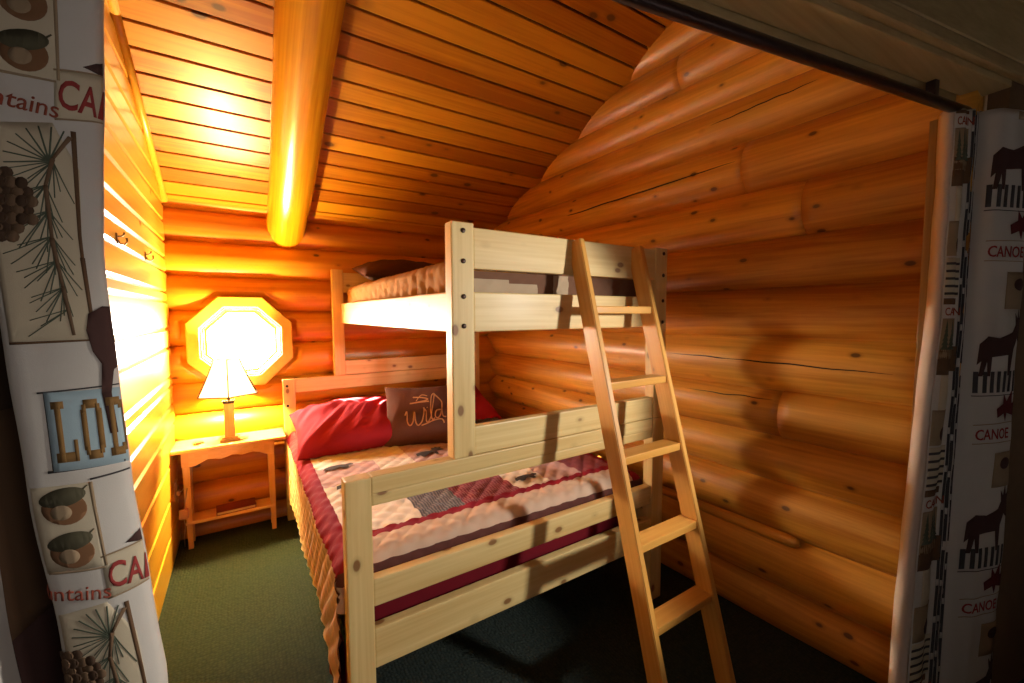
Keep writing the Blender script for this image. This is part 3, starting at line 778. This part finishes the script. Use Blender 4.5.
class Cloth:
    """a hanging cloth: plan curve (u -> x,y), lean with height, printed shapes let into the same mesh"""
    def __init__(s, plan, lean, flip=1):
        s.plan = plan; s.lean = lean; s.flip = flip
        s.len = plan[-1][0]
    def xy(s, u):
        P = s.plan; n = len(P)
        i = 0
        while i < n - 2 and u > P[i + 1][0]: i += 1
        t = (u - P[i][0]) / (P[i + 1][0] - P[i][0])
        q = [Vector(P[max(0, min(n - 1, i + k))][1:]) for k in (-1, 0, 1, 2)]
        p0, p1, p2, p3 = q
        return .5 * ((2 * p1) + (p2 - p0) * t + (2 * p0 - 5 * p1 + 4 * p2 - p3) * t * t + (3 * p1 - p0 - 3 * p2 + p3) * t ** 3)
    def at(s, u, z, lift=0):
        p = s.xy(u); d = (s.xy(u + .002) - s.xy(u - .002)).normalized()
        nn = Vector((d.y, -d.x)) * s.flip
        w = .004 * noise.noise(Vector((u * 20, z * 3, 1.7))) + .003 * noise.noise(Vector((u * 6, z * 9, 4.2)))
        lx, ly = s.lean(u, z)
        return Vector((p.x + nn.x * (lift + w) + lx, p.y + nn.y * (lift + w) + ly, z))
    def sheet(s, mb, u0, u1, z0, z1, mi, du=.006, dz=.02, lift=0, rev=False):
        nu = max(1, int(round((u1 - u0) / du))); nz = max(1, int(round((z1 - z0) / dz)))
        vs = [s.at(u0 + (u1 - u0) * i / nu, z0 + (z1 - z0) * j / nz, lift) for i in range(nu + 1) for j in range(nz + 1)]
        fs = [(i * (nz + 1) + j, (i + 1) * (nz + 1) + j, (i + 1) * (nz + 1) + j + 1, i * (nz + 1) + j + 1) for i in range(nu) for j in range(nz)]
        mb.add(vs, fs, mi, True)
    def decal(s, mb, verts, faces, mi, layer=1):
        bm = bmesh.new(); vv = [bm.verts.new((a, b, 0)) for a, b in verts]
        for f in faces:
            try: bm.faces.new([vv[i] for i in f])
            except ValueError: pass
        u_lo, u_hi = s.plan[0][0] + .004, s.plan[-1][0] - .022      # prints end where the cloth ends
        for co_, no_ in (((u_lo, 0, 0), (-1, 0, 0)), ((u_hi, 0, 0), (1, 0, 0)), ((0, 2.055, 0), (0, 1, 0)), ((0, .035, 0), (0, -1, 0))):
            bmesh.ops.bisect_plane(bm, geom=bm.verts[:] + bm.edges[:] + bm.faces[:], plane_co=co_, plane_no=no_, clear_outer=True)
        if not bm.verts: bm.free(); return
        lo = [min(v.co[k] for v in bm.verts) for k in (0, 1)]; hi = [max(v.co[k] for v in bm.verts) for k in (0, 1)]
        for k, st in ((0, .006), (1, .025)):
            c = lo[k] + st
            while c < hi[k]:
                no = Vector((1, 0, 0)) if k == 0 else Vector((0, 1, 0))
                bmesh.ops.bisect_plane(bm, geom=bm.verts[:] + bm.edges[:] + bm.faces[:], plane_co=no * c, plane_no=no); c += st
        bm.verts.index_update()
        mb.add([s.at(v.co.x, v.co.y, .0006 + .0004 * layer) for v in bm.verts], [[v.index for v in f.verts] for f in bm.faces], mi, True); bm.free()
    def poly(s, mb, pts, mi, layer=1):
        bm = bmesh.new(); f = bm.faces.new([bm.verts.new((a, b, 0)) for a, b in pts]); bmesh.ops.triangulate(bm, faces=[f]); bm.verts.index_update()
        V = [(v.co.x, v.co.y) for v in bm.verts]; F = [[v.index for v in f.verts] for f in bm.faces]; bm.free()
        s.decal(mb, V, F, mi, layer)
    def line(s, mb, pts, w, mi, layer=1):
        for (a, b), (c, d) in zip(pts, pts[1:]):
            L = math.hypot(c - a, d - b) or 1; px, py = -(d - b) / L * w / 2, (c - a) / L * w / 2
            s.decal(mb, [(a + px, b + py), (c + px * .7, d + py * .7), (c - px * .7, d - py * .7), (a - px, b - py)], [(0, 1, 2, 3)], mi, layer)
    def ell(s, mb, cu, cz, ru, rz, mi, layer=1, rot=0, n=22, part=1.0):
        pts = []
        for k in range(n):
            a = 2 * math.pi * part * k / (n - (0 if part == 1 else 1)); x, y = ru * math.cos(a), rz * math.sin(a)
            pts.append((cu + x * math.cos(rot) - y * math.sin(rot), cz + x * math.sin(rot) + y * math.cos(rot)))
        s.poly(mb, pts, mi, layer)
    def text(s, mb, txt, u, z, h, mi, layer=2, rot=0, wscale=1.0, mirror=1, bold=.02):
        cu = bpy.data.curves.new('t', 'FONT'); cu.body = txt; cu.size = 1; cu.offset = bold; cu.resolution_u = 3
        o = bpy.data.objects.new('t', cu); COL.objects.link(o)
        dg = bpy.context.evaluated_depsgraph_get(); me = bpy.data.meshes.new_from_object(o.evaluated_get(dg))
        V = [(v.co.x * h * 1.38 * wscale, v.co.y * h * 1.38) for v in me.vertices]; F = [list(p.vertices) for p in me.polygons]
        bpy.data.objects.remove(o)
        c_, s_ = math.cos(rot), math.sin(rot)
        s.decal(mb, [(u + mirror * (a * c_ - b * s_), z + a * s_ + b * c_) for a, b in V], F, mi, layer)
CM = ['cloth', 'lining', 'c_cream', 'c_tan', 'c_edge', 'c_green', 'c_cone', 'c_coned', 'c_rust', 'c_red', 'c_blue', 'c_letter', 'c_moose', 'c_acorn', 'c_cap', 'c_leaf', 'c_line']
CI = {k: i for i, k in enumerate(CM)}
def slab(c, mb, letters, u, z, h, w, gap, mi, mirror, layer=3, rot=0.0):
    """slab-serif capitals from strokes; u advances with mirror"""
    t = .24
    G = {'L': [((.12, 0), (.36, 1)), ((0, 0), (.9, .16)), ((.74, 0), (.9, .36)), ((0, .88), (.5, 1))],
         'D': [((.12, 0), (.36, 1)), ((0, 0), (.66, .14)), ((0, .86), (.66, 1)), ((.70, .14), (.94, .86)), ((.6, .06), (.82, .2)), ((.6, .8), (.82, .94))],
         'O': [((.06, .16), (.30, .84)), ((.66, .16), (.90, .84)), ((.2, 0), (.76, .15)), ((.2, .85), (.76, 1)), ((.12, .08), (.3, .22)), ((.66, .08), (.84, .22)), ((.12, .78), (.3, .92)), ((.66, .78), (.84, .92))],
         'G': [((.06, .16), (.30, .84)), ((.2, 0), (.76, .15)), ((.2, .85), (.76, 1)), ((.68, 0), (.9, .45)), ((.5, .38), (.96, .5)), ((.68, .68), (.9, .92))],
         'E': [((.12, 0), (.36, 1)), ((0, 0), (.9, .15)), ((0, .85), (.9, 1)), ((.2, .43), (.66, .57)), ((.74, 0), (.9, .34)), ((.74, .66), (.9, 1))]}
    for k, ch in enumerate(letters):
        u0 = u + mirror * k * (w + gap)
        for (a, b), (e, f) in G[ch]:
            pts = [(a, b), (e, b), (e, f), (a, f)]
            c.decal(mb, [(u0 + mirror * x * w, z + y * h + rot * (k * (w + gap) + x * w)) for x, y in pts], [(0, 1, 2, 3)], CI[mi], layer)

# ---- one pattern repeat. Local frame: p grows to the viewer's right, q up; repeat height .545
def printed(c, mb, U, zb, mir=1, w=1.0, only=None):
    """U: u of the left edge of the band, zb: height of the top of the repeat. mir=+1 if u grows to the viewer's right"""
    r = random.Random(3)
    X = lambda p: U + mir * p * w
    def P(pts, m, l=1): c.poly(mb, [(X(a), zb + b) for a, b in pts], CI[m], l)
    def Ln(pts, wd, m, l=3): c.line(mb, [(X(a), zb + b) for a, b in pts], wd, CI[m], l)
    rect = lambda a, b, e, f: [(a, b), (e, b), (e, f), (a, f)]
    # acorn column
    P(rect(.000, -.105, .050, .0), 'c_cream'); Ln([(.050, 0), (.052, -.105)], .0035, 'c_tan'); Ln([(.002, -.105), (.05, -.107)], .003, 'c_tan')
    for q in (-.022, -.076):
        c.ell(mb, X(.026), zb + q - .006, .0185 * w, .0195, CI['c_acorn'], 3, .3)
        c.ell(mb, X(.026), zb + q + .008, .0195 * w, .0110, CI['c_cap'], 4, mir * .2)
        c.ell(mb, X(.023), zb + q - .010, .009 * w, .009, CI['c_tan'], 5, .3)
        Ln([(.040, q + .012), (.047, q + .019)], .002, 'c_cap', 4)
    # banner with CANOE
    P([(.048, -.094), (.105, -.084), (.150, -.082), (.150, -.134), (.105, -.137), (.048, -.148)], 'c_cream', 2)
    Ln([(.048, -.094), (.105, -.084), (.150, -.082)], .002, 'c_tan', 3); Ln([(.048, -.148), (.105, -.137), (.150, -.134)], .002, 'c_tan', 3)
    c.text(mb, 'CANOE', X(.050), zb - .134, .033, CI['c_red'], 4, -.08, .50 * w, mir, .016)
    P([(.070, -.084), (.084, -.074), (.100, -.052), (.115, -.050), (.104, -.084), (.088, -.088)], 'c_moose', 3)
    # mountains
    c.text(mb, 'Mountains', X(-.040), zb - .134, .019, CI['c_rust'], 3, -.14, .84 * w, mir, .004)
    # pine cone panel
    P([(.000, -.160), (.046, -.152), (.066, -.20), (.068, -.396), (.002, -.398)], 'c_cream'); Ln([(.062, -.158), (.066, -.30), (.068, -.396)], .004, 'c_edge', 2); Ln([(.002, -.398), (.068, -.396)], .003, 'c_edge', 2)
    for k in range(8):
        for j in range(5 if 1 < k < 6 else 4 if k in (1, 6) else 3):
            c.ell(mb, X(-.004 + j * .0075 + (k % 2) * .0035), zb - .212 - k * .0098, .0052 * w, .0066, CI['c_cone' if (k + j) % 2 else 'c_coned'], 3 + (k % 2), 0, 9)
    Ln([(.060, -.165), (.046, -.192), (.040, -.222), (.044, -.28), (.048, -.335), (.052, -.39)], .004, 'c_cone', 4)
    for q0, p0 in ((-.195, .046), (-.222, .040), (-.25, .042), (-.278, .044), (-.305, .046), (-.335, .048), (-.36, .05)):
        for k in range(15):
            a = -2.8 + k * .20 + r.uniform(-.08, .08); L = .036 + r.uniform(-.010, .008)
            e = (p0 + math.cos(a) * L, q0 + math.sin(a) * L * 1.15)
            if .0 < e[0] < .063 and e[1] > -.392: Ln([(p0, q0), e], .0012, 'c_green', 3)
    for k in range(8):
        a = 1.2 + k * .3; Ln([(.043, -.195), (.043 + math.cos(a) * .034, -.195 + math.sin(a) * .038)], .0017, 'c_green', 3)
    # lodge sign with a moose standing across it
    P(rect(.021, -.548, .140, -.455), 'c_blue', 2); Ln([(.016, -.548), (.14, -.545)], .003, 'c_line', 3); Ln([(.016, -.455), (.14, -.448)], .002, 'c_line', 3); Ln([(.0215, -.548), (.0215, -.455)], .003, 'c_line', 3)
    slab(c, mb, 'LODGE', X(.0255), zb - .538, .072, .0205 * w, .0018 * w, 'c_letter', mir, 4)
    Ln([(.050, -.562), (.135, -.552)], .0022, 'c_line', 3)
    Pm = [(.062, -.385), (.065, -.365), (.078, -.356), (.110, -.357), (.165, -.355), (.185, -.37), (.20, -.345), (.215, -.355), (.205, -.385), (.18, -.40), (.165, -.42), (.163, -.49), (.155, -.49), (.152, -.43), (.103, -.42), (.106, -.47), (.100, -.473), (.094, -.422), (.083, -.432), (.077, -.46), (.079, -.51), (.071, -.51), (.068, -.46), (.071, -.425), (.065, -.41)]
    P([(a, b) for a, b in Pm], 'c_moose', 5)
    for a, b in ((.185, -.345), (.19, -.33), (.2, -.323), (.212, -.327), (.222, -.337)): Ln([(.196, -.355), (a, b)], .005, 'c_moose', 5)
    # second strip, further right: birch trunks, check band, spruces, maple leaf
    for k in range(4):
        P(rect(.150 + k * .011, -.27, .156 + k * .011, -.12), 'c_line', 1)
        for j in range(5): P(rect(.150 + k * .011, -.14 - j * .027, .154 + k * .011, -.136 - j * .027), 'cloth', 2)
    for k in range(5): P(rect(.15, -.045 - k * .016, .20, -.038 - k * .016), 'c_line', 1)
    for k, (a, b) in enumerate(((.160, -.49), (.180, -.50), (.205, -.485))):
        for j in range(4): P([(a - .006 - j * .003, b - .012 * j), (a + .006 + j * .003, b - .012 * j), (a, b + .016 - .012 * j)], 'c_green', 2 + j)
    P([(.205, -.06), (.222, -.05), (.222, -.028), (.232, -.045), (.245, -.02), (.248, -.05), (.268, -.048), (.255, -.062), (.26, -.08), (.235, -.072), (.232, -.09), (.226, -.072), (.208, -.08)], 'c_leaf', 3)

# ---- left curtain: right edge at x = -.13 (measured), reading from its left edge
def lean_l(u, z): 
    return interp([(0, -.005), (.5, .030), (.95, .022), (1.2, .002), (1.5, -.010), (1.8, .001), (2.1, -.002)], z) * (1 if u > .1 else 1), 0
LU1 = .30
plan_l = [(0, -.352, .735), (.03, -.330, .715), (.06, -.300, .700), (.085, -.278, .712), (.11, -.260, .780), (.14, -.240, .845), (.165, -.226, .820), (.19, -.218, .755), (.215, -.217, .702), (.245, -.188, .688), (.275, -.158, .684), (.305, -.130, .690), (.315, -.126, .700), (.33, -.130, .713)]
cL = Cloth(plan_l, lean_l, 1)
mb = MB(); cL.sheet(mb, .0, .33, .03, 2.075, 0)
for zt in (1.786 + .565, 1.786, 1.221, .656):
    printed(cL, mb, .2225, zt, 1, 1.0)
for z0, z1, mi in ((.05, .34, 'c_moose'), (.34, .62, 'c_tan'), (.62, 1.02, 'c_moose'), (1.02, 1.30, 'c_edge'), (1.30, 1.52, 'c_coned'), (1.62, 2.0, 'c_edge')):     # brown print blocks, also painted dark to stand for shade deep in the fold
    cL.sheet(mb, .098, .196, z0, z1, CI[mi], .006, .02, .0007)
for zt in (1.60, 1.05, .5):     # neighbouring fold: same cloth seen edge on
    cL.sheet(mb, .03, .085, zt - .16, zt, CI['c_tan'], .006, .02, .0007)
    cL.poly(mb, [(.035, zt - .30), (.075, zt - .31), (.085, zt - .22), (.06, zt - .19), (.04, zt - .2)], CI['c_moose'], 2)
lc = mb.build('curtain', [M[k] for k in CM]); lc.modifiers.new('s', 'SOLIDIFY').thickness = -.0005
tag(lc, 'cream curtain with acorns, pine needles and lodge lettering hanging beside the plank wall', 'curtain', 'printed lodge curtains')

# ---- right curtain: leading edge turned back so that the lining shows
def lean_r(u, z):
    k = interp([(0, -.185), (.25, -.180), (.5, -.155), (.75, -.115), (1.15, -.005), (1.4, .075), (1.75, .088), (2.1, .09)], z)
    return k * max(0, 1 - u / .30), k * .1 * max(0, 1 - u / .30)
plan_r = [(-.03, 1.852, .425), (0, 1.826, .412), (.02, 1.822, .394), (.05, 1.846, .378), (.085, 1.872, .364), (.115, 1.902, .366), (.14, 1.925, .352), (.165, 1.950, .372), (.19, 1.968, .352), (.215, 1.985, .378),
          (.245, 2.000, .356), (.275, 2.010, .330), (.31, 2.040, .306), (.35, 2.078, .290), (.40, 2.125, .272), (.45, 2.170, .262), (.48, 2.20, .266), (.52, 2.215, .30), (.56, 2.24, .332)]
cR = Cloth(plan_r, lean_r, 1)
mb = MB(); cR.sheet(mb, .040, .56, .03, 2.06, 0)
cR.sheet(mb, -.03, .040, .03, 2.06, 1)
def rr_(a, b, e, f): return [(a, b), (e, b), (e, f), (a, f)]
MO = [(0, .03), (.005, .085), (.03, .105), (.08, .10), (.13, .115), (.145, .135), (.14, .165), (.155, .150), (.165, .18), (.175, .150), (.195, .165), (.185, .135), (.205, .10), (.19, .085), (.165, .10), (.145, .07), (.138, 0), (.126, 0), (.12, .055), (.05, .05), (.046, 0), (.034, 0), (.03, .04), (.018, 0), (.006, 0), (.012, .04)]
MAPLE = [(.205, -.06), (.222, -.05), (.222, -.028), (.232, -.045), (.245, -.02), (.248, -.05), (.268, -.048), (.255, -.062), (.26, -.08), (.235, -.072), (.232, -.09), (.226, -.072), (.208, -.08)]
for base in (2.47, 1.87, 1.27, .67):
    q = lambda z: base + z
    # strip beside the lining: dark block, cream card, bark, striped check, spruce card
    cR.poly(mb, rr_(.046, q(-.64), .135, q(-.56)), CI['c_edge'], 1); cR.poly(mb, rr_(.062, q(-.16), .108, q(-.05)), CI['c_cream'], 1)
    cR.poly(mb, rr_(.044, q(-.05), .112, q(.0)), CI['c_edge'], 1); cR.poly(mb, rr_(.044, q(-.27), .112, q(-.16)), CI['c_tan'], 1); cR.ell(mb, .095, q(-.235), .016, .022, CI['c_moose'], 3)
    cR.poly(mb, rr_(.044, q(-.40), .125, q(-.275)), CI['c_cream'], 1)
    for k in range(5): cR.poly(mb, rr_(.044, q(-.298 - k * .024), .125, q(-.290 - k * .024)), CI['c_line'], 2)
    cR.poly(mb, rr_(.044, q(-.425), .12, q(-.405)), CI['c_edge'], 1); cR.text(mb, 'CABIN', .050, q(-.46), .026, CI['c_rust'], 2, 0, .8, 1, .01)
    cR.poly(mb, rr_(.044, q(-.60), .12, q(-.47)), CI['c_tan'], 1)
    for k in range(3):
        for j in range(6): cR.poly(mb, [(.062 + k * .024 - .004 - j * .002, q(-.50 - .014 * j)), (.062 + k * .024 + .004 + j * .002, q(-.50 - .014 * j)), (.062 + k * .024, q(-.474 - .014 * j))], CI['c_green'], 2 + j % 3)
    # birch trunks in the narrow folds
    for k in range(10):
        a = .128 + k * .0125
        cR.poly(mb, rr_(a, q(-.62 + .02 * (k % 3)), a + .007, q(-.03 - .03 * (k % 2))), CI['c_line'], 1)
        for j in range(4): cR.poly(mb, rr_(a, q(-.12 - j * .12 - .03 * (k % 3)), a + .006, q(-.10 - j * .12 - .03 * (k % 3))), CI['cloth'], 2)
    # broad fold: moose over stumps, maple leaf, banner, dark card
    U0 = .285
    cR.poly(mb, [(U0 + a * .95, q(-.66 + b * 1.25)) for a, b in MO], CI['c_moose'], 3)
    for k in range(7): cR.poly(mb, rr_(U0 - .008 + k * .027, q(-.715), U0 + .006 + k * .027, q(-.645)), CI['c_line'], 2)
    cR.line(mb, [(U0 - .01, q(-.725)), (U0 + .2, q(-.725))], .003, CI['c_line'], 2)
    cR.text(mb, 'CANOE', U0 + .005, q(-.272), .036, CI['c_red'], 3, 0, .85, 1, .012)
    cR.line(mb, [(U0, q(-.285)), (U0 + .2, q(-.285))], .003, CI['c_tan'], 2); cR.line(mb, [(U0, q(-.222)), (U0 + .2, q(-.218))], .003, CI['c_tan'], 2)
    cR.poly(mb, [(U0 + .08 + (a - .205) * 1.9, q(-.17 + (b + .06) * 1.5)) for a, b in MAPLE], CI['c_leaf'], 3)
    cR.poly(mb, rr_(U0 + .085, q(-.44), U0 + .19, q(-.32)), CI['c_tan'], 2); cR.ell(mb, U0 + .145, q(-.36), .03, .02, CI['c_moose'], 3)
rc = mb.build('curtain', [M[k] for k in CM]); rc.modifiers.new('s', 'SOLIDIFY').thickness = -.0005
tag(rc, 'dim printed curtain with moose and red maple leaves in front of the log wall', 'curtain', 'printed lodge curtains')

# ------------------------------------------------------------------ light
def light(name, typ, loc, energy, col, rot=None, target=None, **kw):
    d = bpy.data.lights.new(name, typ); d.energy = energy; d.color = col
    for k, v in kw.items(): setattr(d, k, v)
    o = bpy.data.objects.new(name, d); COL.objects.link(o); o.location = loc
    if target: o.rotation_euler = (Vector(target) - Vector(loc)).to_track_quat('-Z', 'Y').to_euler()
    return o
light('lamp_bulb_light', 'POINT', (LX, LY, NT + .415), 145, (1, .72, .19), shadow_soft_size=.03)
light('window_daylight', 'AREA', (OCT_C[0], 3.352, OCT_C[1]), 42, (1, .92, .76), target=(OCT_C[0], 2.2, OCT_C[1] - .25), size=.37, shape='DISK')
light('outer_room_spot', 'SPOT', (1.93, -.32, 1.52), 95, (1, .96, .86), target=(.58, 1.3, .95), spot_size=R(58), spot_blend=.35, shadow_soft_size=.06)
light('outer_room_fill', 'POINT', (.10, -.14, 1.36), 3.6, (1, .95, .90), shadow_soft_size=.15)  # added fill beside the camera for the left curtain, no fixture behind it
sun = light('sun_through_window', 'SUN', (-2, 5.5, 3), 260, (1, .93, .80), angle=R(.6))
sun.rotation_euler = Vector((.80, -.60, -.40)).to_track_quat('-Z', 'Y').to_euler()
w = bpy.data.worlds.new('sky'); SC.world = w; w.use_nodes = True
wn_ = w.node_tree; bg = wn_.nodes['Background']
bg.inputs[0].default_value = (1, .98, .94, 1); bg.inputs[1].default_value = 6

# ------------------------------------------------------------------ camera (about 15 mm on full frame, eye height 1.42 m)
f_px, yaw, pitch, roll_ = 418.8, .5722, .0658, -.0032
fw = Vector((math.sin(yaw) * math.cos(pitch), math.cos(yaw) * math.cos(pitch), -math.sin(pitch)))
r0 = Vector((math.cos(yaw), -math.sin(yaw), 0)); u0 = r0.cross(fw)
rt = r0 * math.cos(roll_) + u0 * math.sin(roll_); up = -r0 * math.sin(roll_) + u0 * math.cos(roll_)
cam = bpy.data.cameras.new('camera'); co = bpy.data.objects.new('camera', cam); COL.objects.link(co)
co.matrix_world = Matrix(((rt.x, up.x, -fw.x, 0), (rt.y, up.y, -fw.y, 0), (rt.z, up.z, -fw.z, CAM_Z), (0, 0, 0, 1)))
cam.sensor_fit = 'HORIZONTAL'; cam.sensor_width = 36; cam.lens = f_px / 1024 * 36; cam.clip_start = .05; cam.clip_end = 60
SC.camera = co
SC.view_settings.view_transform = 'Standard'; SC.view_settings.look = 'None'; SC.view_settings.gamma = 1
SC.view_settings.use_curve_mapping = False; SC.view_settings.exposure = .55
SC.cycles.use_denoising = True; SC.cycles.max_bounces = 10; SC.cycles.diffuse_bounces = 6
SC.cycles.transparent_max_bounces = 12; SC.cycles.sample_clamp_indirect = 8; SC.cycles.caustics_reflective = False
SC.cycles.use_light_tree = True
